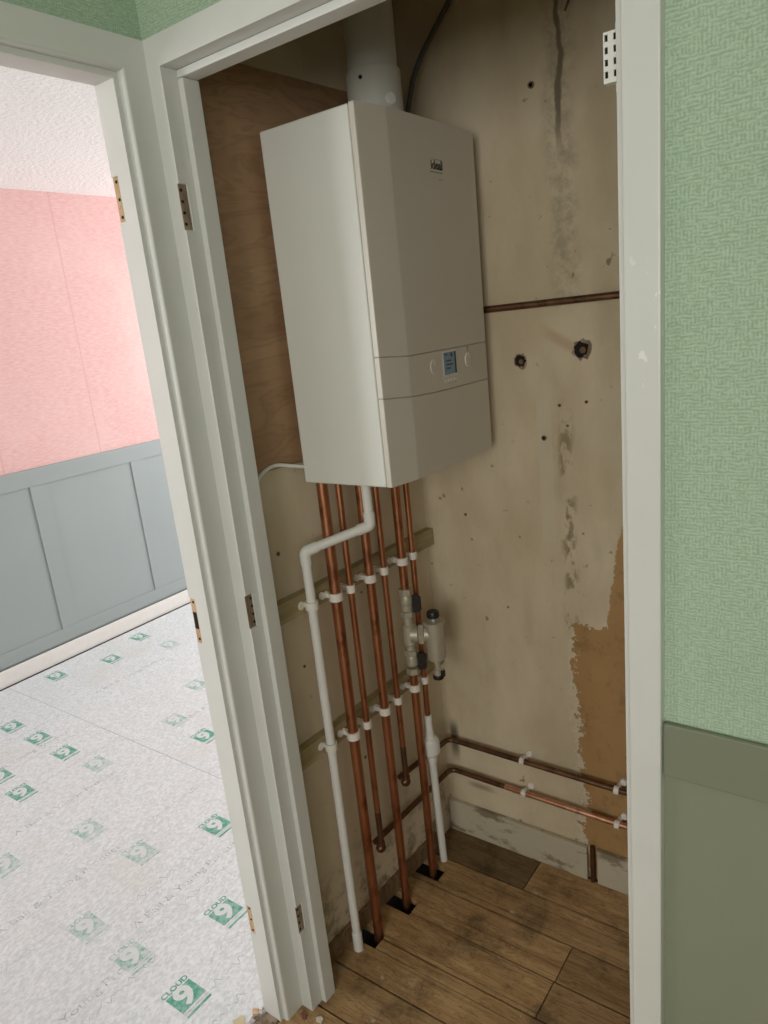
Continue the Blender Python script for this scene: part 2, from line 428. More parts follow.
for i, (y0, y1, xs) in enumerate(rows):
    for j, (a, b) in enumerate(zip(xs, xs[1:])):
        f.tv = (tints.get((i, j), random.uniform(.8, 1.05)), random.random(), 0, 1)
        a2, b2 = a+.0015, b-.0015
        hs = [h for h in holes if h[3] > y0 and h[2] < y1 and h[0] < b2 and h[1] > a2]
        cuts = sorted({y0, y1, *[min(max(h[2], y0), y1) for h in hs], *[min(max(h[3], y0), y1) for h in hs]})
        for c0, c1 in zip(cuts, cuts[1:]):
            if c1-c0 < 1e-4: continue
            st = a2
            for h in hs:
                if h[2] < (c0+c1)/2 < h[3]: st = max(st, h[1])
            f.box(st, b2, c0+.0014, c1-.0014, -.02, 0., 0., 1)
struct('floor', f, ['boards', 'void'])
f = B(-3.65, -1.137, -1.7, 4.2, -.09, -.006); struct('floor_bedroom', f, ['plain_wall'])

PX0, PX1 = -1.135, -1.09                          # thin partition between hall and bedroom
DY0, DY1, DZ = .03, .85, 2.0                      # doorway in it
def partition(name, x0, x1, mat, y0, y1):
    m = MB(); m.box(x0, x1, y0, DY0, 0, CEIL); m.box(x0, x1, DY0, DY1, DZ, CEIL); m.box(x0, x1, DY1, y1, 0, CEIL)
    return struct(name, m, [mat])
partition('wall_left', -1.1125, PX1, 'green', -2.4, .93)
partition('wall_bedroom_near', PX0, -1.1125, 'plain_wall', -1.7, 4.2)
m = MB(); m.prism([(-1.1125, .93), (XW(.93), .93), (XW(1.6), 1.6), (-1.1125, 1.6)], 0, CEIL); struct('wall_closet_left', m, ['plaster'])
m = B(-1.1125, .38, 1.60, 1.68, 0, CEIL); wall_back = struct('wall_closet_back', m, ['plaster_back'])
m = B(.30, .38, .957, 1.60, 0, CEIL); struct('wall_closet_right', m, ['plaster'])
m = MB(); m.box(-.2416, 1.3, .905, .957, 0, CEIL); m.box(PX1, -.2416, .905, .957, 2.036, CEIL); struct('wall_front', m, ['green'])
rw = (-2.1, -1.0, 1.0, 2.3); m = MB()
m.box(1.3, 1.38, -2.4, rw[0], 0, CEIL); m.box(1.3, 1.38, rw[1], .957, 0, CEIL); m.box(1.3, 1.38, rw[0], rw[1], 0, rw[2]); m.box(1.3, 1.38, rw[0], rw[1], rw[3], CEIL); struct('wall_right', m, ['green'])
m = MB()
for a in ((rw[0], rw[0]+.05, rw[2], rw[3]), (rw[1]-.05, rw[1], rw[2], rw[3]), (rw[0], rw[1], rw[2], rw[2]+.05), (rw[0], rw[1], rw[3]-.05, rw[3])): m.box(1.32, 1.36, *a, .004)
struct('added_window_4', m, ['frame'])  # unseen window, added to bring light onto the closet's left wall
# wall behind the viewer with its window
m = MB(); wx0, wx1, wz0, wz1 = -.20, 1.20, 1.0, 2.32
m.box(PX1, wx0, -2.5, -2.4, 0, CEIL); m.box(wx1, 1.3, -2.5, -2.4, 0, CEIL); m.box(wx0, wx1, -2.5, -2.4, 0, wz0); m.box(wx0, wx1, -2.5, -2.4, wz1, CEIL)
struct('wall_rear', m, ['green'])
m = MB()
for a in ((wx0, wx0+.05, wz0, wz1), (wx1-.05, wx1, wz0, wz1), (wx0, wx1, wz0, wz0+.05), (wx0, wx1, wz1-.05, wz1)): m.box(a[0], a[1], -2.48, -2.42, a[2], a[3], .004)
struct('window_1', m, ['frame'])
m = B(-1.1125, 1.38, -2.5, 1.68, CEIL, CEIL+.05); struct('ceiling', m, ['plain_wall'])
# bedroom
BC = 2.325; FX = -3.53
m = B(FX-.08, FX, -1.7, 4.2, 0, BC+.04); struct('wall_bedroom_far', m, ['pink'])
YB = 4.2
def window_wall(name, wname, y, bx0, bx1, bz0, bz1):
    s0, s1 = sorted((y, y+math.copysign(.08, y-1.5))); m = MB()
    m.box(FX, bx0, s0, s1, 0, BC+.04); m.box(bx1, PX0, s0, s1, 0, BC+.04); m.box(bx0, bx1, s0, s1, 0, bz0); m.box(bx0, bx1, s0, s1, bz1, BC+.04)
    struct(name, m, ['plain_wall']); m = MB()
    for a in ((bx0, bx0+.05, bz0, bz1), (bx1-.05, bx1, bz0, bz1), (bx0, bx1, bz0, bz0+.05), (bx0, bx1, bz1-.05, bz1)): m.box(a[0], a[1], s0+.02, s1-.02, a[2], a[3], .004)
    struct(wname, m, ['frame'])
W2 = (-3.1, -1.6, .75, 2.15); W3 = (-3.3, -2.5, .9, 2.1)
window_wall('wall_bedroom_back', 'added_window_2', YB, *W2)  # unseen window, put on this wall to brighten the pink wall
window_wall('wall_bedroom_window', 'window_3', -1.7, *W3)
m = B(FX, PX0, -1.7, 4.2, BC, BC+.04); struct('ceiling_bedroom', m, ['artex'])

# bedroom dado panelling on the far wall: backing board, rails and stiles
ys = [-1.12+.585*k for k in range(8)]
p = B(FX, FX+.008, -1.7, 4.2, .06, 1.012)
pan = struct('trim_1', p, ['panel'])
q = B(FX+.008, FX+.0145, -1.7, 4.2, .925, 1.012, .0015); q.build('top_rail', ['panel'], pan)
q = B(FX+.008, FX+.0145, -1.7, 4.2, .085, .158, .0015); q.build('bottom_rail', ['panel'], pan)
for k in range(10):
    yc = 1.80 + .59*(k-5)
    B(FX+.008, FX+.0145, yc-.043, yc+.043, .158, .925, .0015).build('stile', ['panel'], pan)
m = MB(); m.prism([(FX+.0205, 0), (FX+.0205, .074), (FX+.026, .081), (FX+.036, .078), (FX+.038, .0)], -1.7, 4.2, 'Y'); struct('baseboard_far', m, ['skirt_white'])
m = B(FX+.0385, FX+.05, -1.7, 4.2, -.005, .0015); gap = struct('gap_shade_strip', m, ['void'])  # near-black strip in place of the shaded gap along the skirting

# ------------------------------------------------------------------ door frames
def recess(parent, name, box, mat, screws, axis, hole=None, label=None):
    m = MB(); m.box(*box); m.mi = 1
    for sp in screws: m.cyl(sp, Vector(sp) + Vector(axis)*.0009, .0028, 10)
    if hole: m.box(*hole)
    return m.build(name, [mat, 'void'], parent, label=label)

# closet frame: hinge jamb (left), head, right jamb, stop bead
d = MB()
d.box(-.2850, -.2418, .889, .957, 0, 1.99, .0035)                       # right jamb
d.box(-1.0702, -.2418, .889, .957, 1.9905, 2.036, .0)               # head
d.box(-1.0702, -1.0412, .889, .957, 0, 1.9905, .0)                    # body of the hinge jamb
notch = [(.224, .298), (.983, 1.054), (1.737, 1.812)]
zs = [0.] + [z for n in notch for z in n] + [1.9905]
for k in range(0, len(zs), 2): d.box(-1.0412, -1.037, .889, .957, zs[k], zs[k+1], 0.)
for a, b in notch: d.box(-1.0412, -1.037, .9075, .957, a, b, 0.)
door1 = struct('door_1', d, ['frame'])
s = MB(); s.box(-1.0368, -1.0222, .921, .957, 0, 1.977, .0025); s.box(-1.0368, -.2852, .921, .957, 1.9772, 1.9902, .0025); s.box(-.3005, -.2852, .921, .957, 0, 1.977, .0025)
s.build('door_stop', ['frame'], door1)
for k, (a, b) in enumerate(notch):
    scr = [(-1.0405, .893+.010*((i*2+k) % 2)+.001, a+.010+(b-a-.02)*i/3) for i in range(4)]
    recess(door1, 'hinge_recess', (-1.0412, -1.0405, .8895, .9070, a+.0005, b-.0005), 'raw_dark', scr, (1, 0, 0), label='bare wood hinge recess with old screw holes')

# bedroom door frame: lining, architraves with a bead
d = MB()
d.box(-1.137, -1.085, .8335, .850, 0, 1.975, 0.)
nb = [(.234, .310), (.962, 1.058), (1.761, 1.834)]
zs = [0.] + [z for n in nb for z in n] + [1.975]
for k in range(0, len(zs), 2): d.box(-1.137, -1.085, .830, .8335, zs[k], zs[k+1], 0.)
for a, b in nb: d.box(-1.1200, -1.085, .830, .8335, a, b, 0.)
d.box(-1.137, -1.085, .050, .850, 1.975, 2.0, .002)
d.box(-1.137, -1.085, .030, .050, 0, 2.0, .002)
door2 = struct('door_2', d, ['frame'])
a_ = MB()
pr = [(-1.0895, .8395), (-1.078, .8395), (-1.0745, .8400), (-1.0715, .8418), (-1.0702, .8450), (-1.0702, .8889), (-1.0895, .8889)]
a_.prism(pr, 0, lambda p: 1.985 + (p[1]-.8395)*1.0324)
a_.prism([(-1.0895, .042), (-1.0895, .005), (-1.0702, .005), (-1.0702, .039), (-1.0730, .042)], 0, 1.985)
a_.prism([(-1.0895, 1.9850), (-1.078, 1.9850), (-1.0745, 1.9855), (-1.0715, 1.9873), (-1.0702, 1.9905), (-1.0702, 2.036), (-1.0895, 2.036)], .005, lambda p: .8395 + (p[1]-1.985)/1.0324, 'Y')
a_.build('architrave', ['frame'], door2)
for k, (a, b) in enumerate(nb):
    hole = (-1.1345, -1.1240, .8312, .8330, a+.030, a+.066) if k == 1 else None
    scr = [(-1.128, .8318, a+.008+(b-a-.016)*i/2) for i in range(3)]
    recess(door2, 'strike_recess' if k == 1 else 'hinge_recess', (-1.1366, -1.1203, .8318, .8335, a+.0005, b-.0005), 'raw', scr, (0, -1, 0), hole, 'splintered bare wood recess' if k == 1 else 'bare wood hinge recess')

# hall dado rail, closet skirtings
m = B(-.2412, 1.2995, .8945, .9048, .904, .9865, .003); struct('trim_2', m, ['sage_rail'])
m = B(-1.066, -.628, 1.584, 1.5995, .0, .106, .003); struct('baseboard_back', m, ['skirt'])
m = B(-.600, .2995, 1.584, 1.5995, .0, .108, .003); struct('baseboard_back.001', m, ['skirt'])
m = MB(); m.prism([(XW(.96)+.0005, .96), (XW(.96)+.013, .96), (XW(1.5)+.013, 1.5), (XW(1.5)+.0005, 1.5)], 0.0, .047); struct('baseboard_left', m, ['bare_wood'])

# wall marks: two knocked out pipe holes and small screw plugs
def hole(x, z, r, seed):
    rnd = random.Random(seed); m = MB(); n = 18
    rim = [(x+r*1.25*math.cos(2*math.pi*k/n)*rnd.uniform(.75, 1.2), z+r*1.25*math.sin(2*math.pi*k/n)*rnd.uniform(.75, 1.25)) for k in range(n)]
    m.prism(rim, 1.5990, 1.6005, 'Y')
    m.mi = 1
    core = [(x+r*math.cos(2*math.pi*k/n)*rnd.uniform(.7, 1.1), z+r*math.sin(2*math.pi*k/n)*rnd.uniform(.75, 1.15)) for k in range(n)]
    m.prism(core, 1.5982, 1.6005, 'Y')
    m.mi = 2; m.cyl((x+r*.3, 1.600, z-r*.1), (x+r*.3, 1.592, z-r*.1), r*.4, 12)
    return m.build('pipe_hole', ['raw_dark', 'void', 'old_copper'], wall_back, label='knocked out hole with a cut pipe end in it')
hole(-.758, 1.425, .0145, 3); hole(-.608, 1.444, .0185, 5)
for x, z, r in ((-.702, 2.001, .0075), (-.707, 1.240, .0065), (-.60, 1.325, .004), (-.665, 1.318, .004), (-.647, 1.27, .0035), (-.94, 1.03, .004), (-.46, 1.85, .004), (-.83, .78, .003)):
    m = MB(); m.ring((x, 1.5988, z), (0, 1, 0), r*.55, r, .0024, 12); m.mi = 1; m.cyl((x, 1.5992, z), (x, 1.6004, z), r*.6, 10)
    m.build('screw_plug', ['raw_dark', 'void'], wall_back)

wall_cl = bpy.data.objects['wall_closet_left']
for yy, z, r in ((1.045, 1.085, .0055), (1.565, 1.13, .0045), (1.075, .80, .004), (1.24, .46, .004), (1.30, .90, .0035)):
    m = MB(); X0 = XW(yy); m.ring((X0+.0008, yy, z), (1, 0, 0), r*.55, r, .0024, 12); m.mi = 1; m.cyl((X0-.0004, yy, z), (X0+.0009, yy, z), r*.6, 10)
    m.build('screw_plug', ['raw_dark', 'void'], wall_cl)
# vertical cover strip above the plywood on the closet's left wall
m = B(XW(1.32)-.002, XW(1.32)+.0012, 1.312, 1.322, 2.062, CEIL); struct('trim_3', m, ['plaster'])

# ------------------------------------------------------------------ plywood backing
PT = .008
m = MB(); m.prism([(XW(.985)+.0005, .985), (XW(.985)+PT, .985), (XW(1.575)+PT, 1.575), (XW(1.575)+.0005, 1.575)], 1.270, 2.050)
tag(m.build('plywood_board', ['ply'], base=(-1.08, 1.28, 1.270)), 'brown plywood backing board on the closet wall behind the white boiler', 'board')

# ------------------------------------------------------------------ boiler
BZ0, BZ1 = 1.226, 1.928
BY0, BY1 = 1.129, 1.550
boiler = empty('wall_boiler', (-.95, 1.333, BZ0), 'white wall hung combi boiler with a small blue display in the closet', 'boiler')
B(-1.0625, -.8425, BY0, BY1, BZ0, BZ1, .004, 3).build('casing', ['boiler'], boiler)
fx = lambda y: 0
prof = [(-.8405, BY0+.001), (-.8295, BY0+.001), (-.8275, BY0+.004), (-.8155, 1.206), (-.8150, 1.212), (-.8155, 1.30), (-.8160, 1.37), (-.8170, 1.46), (-.8190, BY1-.006), (-.8220, BY1-.002), (-.8405, BY1-.002)]
seamU = lambda p: 1.4785 + max(0, (1.21-p[1]))*.075 + (.0 if p[1] < 1.21 else .0)
seamL = lambda p: 1.3930 + max(0, (1.33-p[1]))*.040 + max(0, (1.16-p[1]))*.12
def off(fn, d): return lambda p: fn(p)+d
for nm, lo, hi in (('lower_cover', BZ0+.001, off(seamL, -.0012)), ('control_panel', off(seamL, .0012), off(seamU, -.0012)), ('upper_cover', off(seamU, .0012), BZ1)):
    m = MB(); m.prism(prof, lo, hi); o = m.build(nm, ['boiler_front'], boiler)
    if nm == 'control_panel': cp = o
    if nm == 'upper_cover': uc = o
m = MB(); m.prism([(x-.0022 if x > -.835 else x, y+(.002 if y < 1.2 else -.002)) for x, y in prof], BZ0+.004, BZ1-.004); m.build('inner_frame', ['seam'], boiler)
# display, knobs, buttons, icons on the control panel; badge on the upper cover
FXX = -.8163
m = B(FXX-.002, FXX+.0012, 1.3395, 1.3985, 1.4195, 1.4755, .001); m.build('display_bezel', ['badge'], cp)
m = MB(); m.box(FXX, FXX+.0018, 1.3435, 1.3945, 1.4245, 1.4715); m.mi = 1
m.box(FXX+.0015, FXX+.0021, 1.388, 1.3943, 1.4247, 1.4713)
for yy, zz, w, h in ((1.348, 1.4655, .010, .003), (1.372, 1.461, .008, .008), (1.352, 1.452, .022, .003), (1.352, 1.444, .028, .003), (1.352, 1.436, .018, .003)): m.box(FXX+.0015, FXX+.0021, yy, yy+w, zz, zz+h)
m.build('display', ['lcd', 'lcd_dark'], cp, label='blue lit display')
for yc in (1.304, 1.452):
    m = MB(); m.lathe([(.0165, 0), (.0165, .0025), (.0155, .0040), (0, .0042)], (FXX-.001, yc, 1.447), (1, 0, 0), 28); m.box(FXX+.002, FXX+.0040, yc-.0016, yc+.0016, 1.451, 1.461, .0004)
    m.build('knob', ['boiler_front'], cp)
    m = MB(); m.cyl((FXX-.001, yc, 1.4735), (FXX+.0005, yc, 1.4735), .0032, 10); m.box(FXX-.001, FXX+.0005, yc-.004, yc+.004, 1.4665, 1.4685); m.build('icon', ['icon'], cp)
for k in range(4):
    B(FXX-.001, FXX+.0014, 1.343+k*.0135, 1.3525+k*.0135, 1.409, 1.4145, .0006).build('button', ['badge'], cp)
    B(FXX-.001, FXX+.0004, 1.344+k*.0135, 1.3515+k*.0135, 1.4050, 1.4062).build('icon', ['icon'], cp)
LX = Matrix(((0, 0, 1, 0), (1, 0, 0, 0), (0, 1, 0, 0), (0, 0, 0, 1)))   # text frame facing +X, reading along +Y
m = MB(); m.box(FXX-.0016, FXX-.0001, 1.3435, 1.4015, 1.826, 1.858, .0005); m.mi = 1
m.prism([(1.3475, 1.8300), (1.3975, 1.8300), (1.3975, 1.8312), (1.3475, 1.8312)], FXX-.001, FXX+.0006, 'X')
m.text('ideal', .0240, Matrix.Translation((FXX+.0003, 1.375, 1.8435)) @ LX, .0005, .0006, 1.0)
for a in ((1.3455, 1.3462, 1.832, 1.8545), (1.3455, 1.3985, 1.8545, 1.8552), (1.3985, 1.3992, 1.836, 1.8552)): m.box(FXX-.001, FXX+.0004, *a)
m.mi = 2
for k in range(4): m.box(FXX-.002, FXX+.0002, 1.362+k*.0095, 1.3695+k*.0095, 1.8165, 1.8185)
m.build('badge', ['badge', 'ink_black', 'icon'], uc, label='small dark lettered badge')
# flue
FC = (-.945, 1.366)
fl = empty('flue_pipe', (*FC, BZ1), 'thick white flue pipe rising from the top of the boiler', 'flue')
m = MB(); m.lathe([(.062, 0), (.062, .012), (.057, .014), (.057, .112), (.0555, .116)], (*FC, BZ1), (0, 0, 1), 40); sk = m.build('collar', ['flue'], fl)
m = MB(); m.lathe([(.0515, .0), (.0515, CEIL-BZ1-.002-.112)], (*FC, BZ1+.112), (0, 0, 1), 40); m.build('pipe', ['flue'], fl)
for az, zz, r, mt, nm in ((-82, .096, .004, 'void', 'screw'), (-22, .052, .0115, 'plastic', 'test_cap')):
    dv = Vector((math.cos(math.radians(az)), math.sin(math.radians(az)), 0)); c = Vector((*FC, BZ1+zz))
    m = MB(); m.cyl(c+dv*.054, c+dv*(.0605 if r > .005 else .059), r, 18, .0012); m.build(nm, [mt], sk)
# cable above the boiler
cb = empty('power_cable', (-1.0, 1.50, BZ1), 'dark cable curving up from the boiler top beside the flue', 'cable')
m = MB(); m.tube([(-.960, 1.50, BZ1), (-.958, 1.505, 1.99), (-.948, 1.54, 2.09), (-.912, 1.585, 2.17), (-.848, 1.592, 2.245), (-.80, 1.592, CEIL)], .0058, .07, 10); m.build('cable', ['cable'], cb)
m = MB(); m.lathe([(.011, 0), (.011, .006), (.0075, .012), (.0075, .016)], (-.960, 1.50, BZ1), (0, 0, 1), 16); m.build('gland', ['plastic'], cb)
m = MB(); m.tube([(-.598, 1.597, CEIL), (-.602, 1.594, 2.16), (-.606, 1.592, 2.14), (-.618, 1.588, 2.112)], .0024, .02, 8)
tag(m.build('loose_wire', ['cable'], base=(-.602, 1.597, 2.11)), 'short dark wire end hanging high on the closet back wall', 'wire')
m = MB(); m.tube([(XW(1.)+.005, .982, 1.02), (XW(1.)+.006, .986, 1.19), (XW(1.)+.008, 1.010, 1.262), (XW(1.)+.014, 1.055, 1.283), (-1.058, 1.105, 1.268), (-1.060, 1.150, 1.258)], .0042, .045, 10)
tag(m.build('white_cable', ['plastic'], base=(-1.08, 1.0, 1.02)), 'thin white cable arching from the lower left of the boiler', 'cable')

# ------------------------------------------------------------------ battens, pipes, clips
def batten(z0, z1, y1, label):
    m = MB(); m.prism([(XW(.97)+.0005, .97), (XW(.97)+.024, .97), (XW(y1)+.024, y1), (XW(y1)+.0005, y1)], z0, z1, bev=.0012)
    return tag(m.build('batten', ['batten'], base=(XW(1.2), 1.2, z0)), label, 'batten')
batten(.936, .983, 1.597, 'upper wooden batten behind the pipes below the boiler')
batten(.572, .620, 1.597, 'lower wooden batten behind the pipes at knee height')
PO = .059
def PXx(y): return XW(y)+PO
def pipe_thing(name, pts, r, mat, label, base, cat='pipe', elbows=(), fil=.02, group=None):
    t = empty(name, base, label, cat, group)
    m = MB(); m.tube(pts, r, fil, 18); m.build('tube', [mat], t)
    return t
PY = dict(P1=1.145, P2=1.197, P3=1.2695, P4=1.325, P5=1.4005, P6=1.446)
R22, R15, R28 = .0113, .0077, .0126
TOP = BZ0
pipe_thing('copper_pipe', [(PXx(PY['P1']), PY['P1'], -.04), (PXx(PY['P1']), PY['P1'], TOP)], R28, 'copper', 'thick copper pipe nearest the doorway, running from boiler to floor', (PXx(PY['P1']), PY['P1'], -.04))
pipe_thing('copper_pipe', [(PXx(PY['P3']), PY['P3'], -.04), (PXx(PY['P3']), PY['P3'], TOP)], R22, 'copper', 'thick copper pipe in the middle of the row, running from boiler to floor', (PXx(PY['P3']), PY['P3'], -.04))
def fitting(parent, c, axis, r, h):
    m = MB(); m.lathe([(r*.96, -h/2), (r*1.14, -h/2), (r*1.14, h/2), (r*.96, h/2)], c, axis, 18); m.build('coupling', ['copper'], parent)
# thin pipes that turn and run along the wall to the corner, then along the back wall
def low_pipe(yk, zk, zc, zend, label, backmat):
    x = PXx(yk)
    t = empty('copper_pipe', (x, yk, zk), label, 'pipe')
    m = MB(); m.tube([(x, yk, TOP), (x, yk, zk+.11)], R15, .01, 16); m.build('upper_tube', ['copper'], t)
    m = MB(); m.tube([(x, yk, zk+.11), (x, yk, zk)], R15, .01, 16); m.build('lower_tube', ['old_copper'], t, label='darkened copper')
    m = MB(); xo = XW(yk)+.034
    m.tube([(x, yk, zk+.018), (x, yk, zk), (xo, yk+.018, zk)], R15*1.25, .012, 16); m.lathe([(0, -.013), (.008, -.0115), (.0125, -.006), (.0125, .004), (.009, .008), (0, .009)], (x-.001, yk-.002, zk), (.9, -.5, -.3), 18); m.build('elbow', ['old_copper'], t)
    yb = 1.572; xc = XW(1.57)+.033
    m = MB(); m.tube([(xo-.003, yk+.006, zk), (xc, yb, zc), (-.86, yb, zc+(zend-zc)*.25)], R15, .022, 16); m.build('run', ['old_copper'], t, label='blackened copper run')
    m = MB(); m.tube([(-.86, yb, zc+(zend-zc)*.25), ((.299), yb, zend)], R15, .02, 16); m.build('end_run', [backmat], t)
low_pipe(PY['P4'], .352, .335, .328, 'thin copper pipe turning into the upper of two dark runs along the back wall', 'old_copper')
low_pipe(PY['P2'], .234, .232, .224, 'thin copper pipe turning into the lower, partly shiny run along the back wall', 'worn_copper')
# pipe with the filter
x5, y5 = PXx(PY['P5']), PY['P5']
pipe_thing('copper_pipe', [(x5, y5, .868), (x5, y5, TOP)], R22, 'copper', 'thick copper pipe between boiler and the top of the brass filter', (x5, y5, .868))
pipe_thing('copper_pipe', [(x5+.0, y5, -.04), (x5, y5, .650)], R22, 'copper', 'thick copper pipe from under the brass filter down to the floor', (x5, y5, -.04))
x6, y6 = PXx(PY['P6']), PY['P6']
pipe_thing('copper_pipe', [(x6, y6, .47), (x6, y6, TOP)], R15, 'copper', 'thin copper pipe nearest the corner, ending in the white drain fitting', (x6, y6, .47))
td = empty('drain_pipe', (x6, y6, 0), 'white plastic drain pipe with a wide cup fitting in the closet corner', 'pipe')
m = MB(); m.cyl((x6, y6+.012, 0), (x6, y6, .362), .0108, 20); m.build('tube', ['plastic'], td)
m = MB(); m.lathe([(.0125, .340), (.0145, .342), (.0150, .362), (.022, .369), (.0258, .374), (.0258, .408), (.022, .416), (.0135, .423), (.0105, .455), (.010, .490), (.0085, .490)], (x6, y6, 0), (0, 0, 1), 26); m.build('cup', ['plastic'], td)
# old pipe along the back wall at chest height, and a stub rising in the skirting gap
m = MB(); m.cyl((-1.054, 1.5915, 1.549), (.299, 1.5915, 1.560), .0079, 16)
tag(m.build('copper_pipe', ['old_copper'], base=(-.64, 1.57, 1.54)), 'dark copper pipe crossing the back wall behind the boiler at chest height', 'pipe')
m = MB(); m.cyl((-.6135, 1.590, -.04), (-.6135, 1.590, .112), .0072, 14)
tag(m.build('pipe_stub', ['old_copper'], base=(-.6135, 1.59, -.04)), 'short dark pipe stub standing in the gap between two skirting pieces', 'pipe')
# white condensate pipe
cw = empty('condensate_pipe', (-1.047, 1.082, 0), 'white plastic waste pipe with two elbows, nearest the door frame', 'pipe')
A0, A1, A2, A3 = Vector((-.95, 1.197, TOP)), Vector((-.95, 1.199, 1.117)), Vector((-1.047, 1.082, 1.083)), Vector((-1.049, 1.084, -.0))
m = MB(); m.tube([A0, A1+Vector((0, 0, .012)), ], .0108, .01, 20); m.tube([A1, A2], .0108, .01, 20); m.tube([A2, A3], .0108, .01, 20); m.build('tube', ['plastic'], cw)
for a, b, c in ((A0, A1, A2), (A1, A2, A3)):
    d0, d1 = (a-b).normalized(), (c-b).normalized()
    m = MB(); m.tube([b+d0*.030, b, b+d1*.030], .0128, .009, 20); m.build('elbow', ['plastic'], cw)
m = MB(); m.lathe([(.0128, 0), (.0128, .05), (.0112, .052)], A3, (0, 0, 1), 20); m.build('coupling', ['plastic'], cw)

# clips
def clip_bm(r):
    # local: pipe axis is Z at the origin, batten on -X
    m = MB(); m.ring((0, 0, 0), (0, 0, 1), r+.0002, r+.0038, .019, 22)
    m.box(-(PO-.024)+.0005, -r-.001, -.0055, .0055, -.006, .006, .001)
    m.lathe([(.0095, 0), (.0095, .004), (.0075, .007)], (-(PO-.024)+.0006, -.0115, 0), (1, 0, 0), 16)
    m.lathe([(.0085, .004), (.0085, .008), (.006, .0095)], (-(PO-.024)+.0006, .0, 0), (1, 0, 0), 16)
    return m
pipes = [('white waste pipe', -1.047, 1.082, .0108), ('thick copper pipe nearest the door', None, PY['P1'], R28), ('thin copper pipe second from the door', None, PY['P2'], R15), ('thick middle copper pipe', None, PY['P3'], R22),
         ('thin pipe just right of the middle', None, PY['P4'], R15), ('thick copper pipe of the filter', None, PY['P5'], R22), ('thin copper pipe nearest the corner', None, PY['P6'], R15)]
for bz, where in ((.957, 'upper batten'), (.598, 'lower batten')):
    for nm, x, y, r in pipes:
        m = clip_bm(r)
        if x is not None: m = MB(); m.ring((0, 0, 0), (0, 0, 1), r+.0003, r+.0040, .019, 22); m.box(-.0257, -r-.001, -.006, .006, -.006, .006, .001); m.lathe([(.0105, 0), (.0105, .005), (.008, .007)], (-.0254, -.013, 0), (1, 0, 0), 16)
        m.bm.transform(Matrix.Translation(((x if x is not None else PXx(y)), y, bz)))
        tag(m.build('pipe_clip', ['clip'], base=(XW(y)+.024, y, bz)), f'white plastic clip on the {where} holding the {nm}', 'pipe clip', 'pipe clips on the two battens')
for x, z, lab in ((-.800, .3335, 'white clip left of the bare patch on the upper back wall run'), (-.800, .2300, 'white clip left of the bare patch on the lower back wall run'),
                  (-.537, .3305, 'white clip on the bare brown patch holding the upper run'), (-.537, .2265, 'white clip on the bare brown patch holding the lower run')):
    m = MB(); m.ring((x, 1.572, z), (1, 0, 0), R15+.0002, R15+.0036, .013, 20); m.box(x-.006, x+.006, 1.582, 1.5995, z-.005, z+.005, .001); m.lathe([(.0095, 0), (.0095, .005), (.007, .008)], (x+.010, 1.5995, z+.011), (0, -1, 0), 16)
    tag(m.build('pipe_clip', ['clip'], base=(x, 1.5995, z)), lab, 'pipe clip', 'pipe clips on the back wall')

# ------------------------------------------------------------------ magnetic filter with isolating valves
mf = empty('heating_filter', (x5, y5, .635), 'brass heating filter with black levers and cap, on the thick pipe right of middle', 'filter')
def hexnut(m, c, ax, r, h): m.lathe([(r*.9, -h/2), (r, -h/2+.001), (r, h/2-.001), (r*.9, h/2)], c, ax, 6)
m = MB(); Zp = lambda z: (x5, y5, z)
hexnut(m, Zp(.873), (0, 0, 1), .0178, .018); m.lathe([(.0135, .838-.83), (.0165, .842-.83), (.0165, .856-.83), (.0135, .864-.83)], Zp(.83), (0, 0, 1), 20)
m.lathe([(.012, 0), (.0155, .004), (.0155, .018), (.012, .022)], Zp(.818), (0, 0, 1), 20); hexnut(m, Zp(.812), (0, 0, 1), .0185, .016); vb = m.build('upper_valve', ['brass'], mf)
m = MB(); hexnut(m, Zp(.702), (0, 0, 1), .0185, .016); m.lathe([(.012, 0), (.0155, .004), (.0155, .026), (.012, .032)], Zp(.662), (0, 0, 1), 20); hexnut(m, Zp(.648), (0, 0, 1), .0178, .018); vl = m.build('lower_valve', ['brass'], mf)
hd = Vector((.80, .60, 0)).normalized(); hn = Vector((-hd.y, hd.x, 0))
for vv, zc in ((vb, .838), (vl, .674)):
    c = Vector(Zp(zc)); m = MB()
    m.cyl(c+hd*.012, c+hd*.021, .006, 14)
    b = bmesh.new(); bmesh.ops.create_cube(b, size=1.); bmesh.ops.bevel(b, geom=list(b.edges), offset=.12, segments=2, affect='EDGES')
    M4 = Matrix(((hd.x, hn.x, 0, c.x+hd.x*.0255), (hd.y, hn.y, 0, c.y+hd.y*.0255), (0, 0, 1, zc-.001), (0, 0, 0, 1))) @ Matrix.Diagonal((.025, .015, .046, 1))
    m.merge(b, M4); m.build('lever', ['black'], vv)
ad = Vector((.88, .475, 0)).normalized(); cc = Vector(Zp(.752)) + ad*.066
m = MB(); m.lathe([(.0125, .70-.752), (.0125, .722-.752), (.0175, .727-.752), (.0175, .777-.752), (.0125, .782-.752), (.0125, .806-.752)], Zp(.752), (0, 0, 1), 24)
m.lathe([(.0225, .004), (.0225, .022), (.018, .026)], Zp(.752), ad, 20); m.build('tee', ['brass'], mf)
m = MB(); hexnut(m, Vector(Zp(.752))+ad*.032, ad, .028, .015); m.build('union_nut', ['brass'], mf)
m = MB(); m.cyl(Vector(Zp(.752))+ad*.038, cc, .021, 18)
m.lathe([(.012, -.074), (.022, -.072), (.0248, -.066), (.0248, .028), (.0285, .029), (.0285, .036), (.024, .038)], cc, (0, 0, 1), 32); cn = m.build('canister', ['brass'], mf)
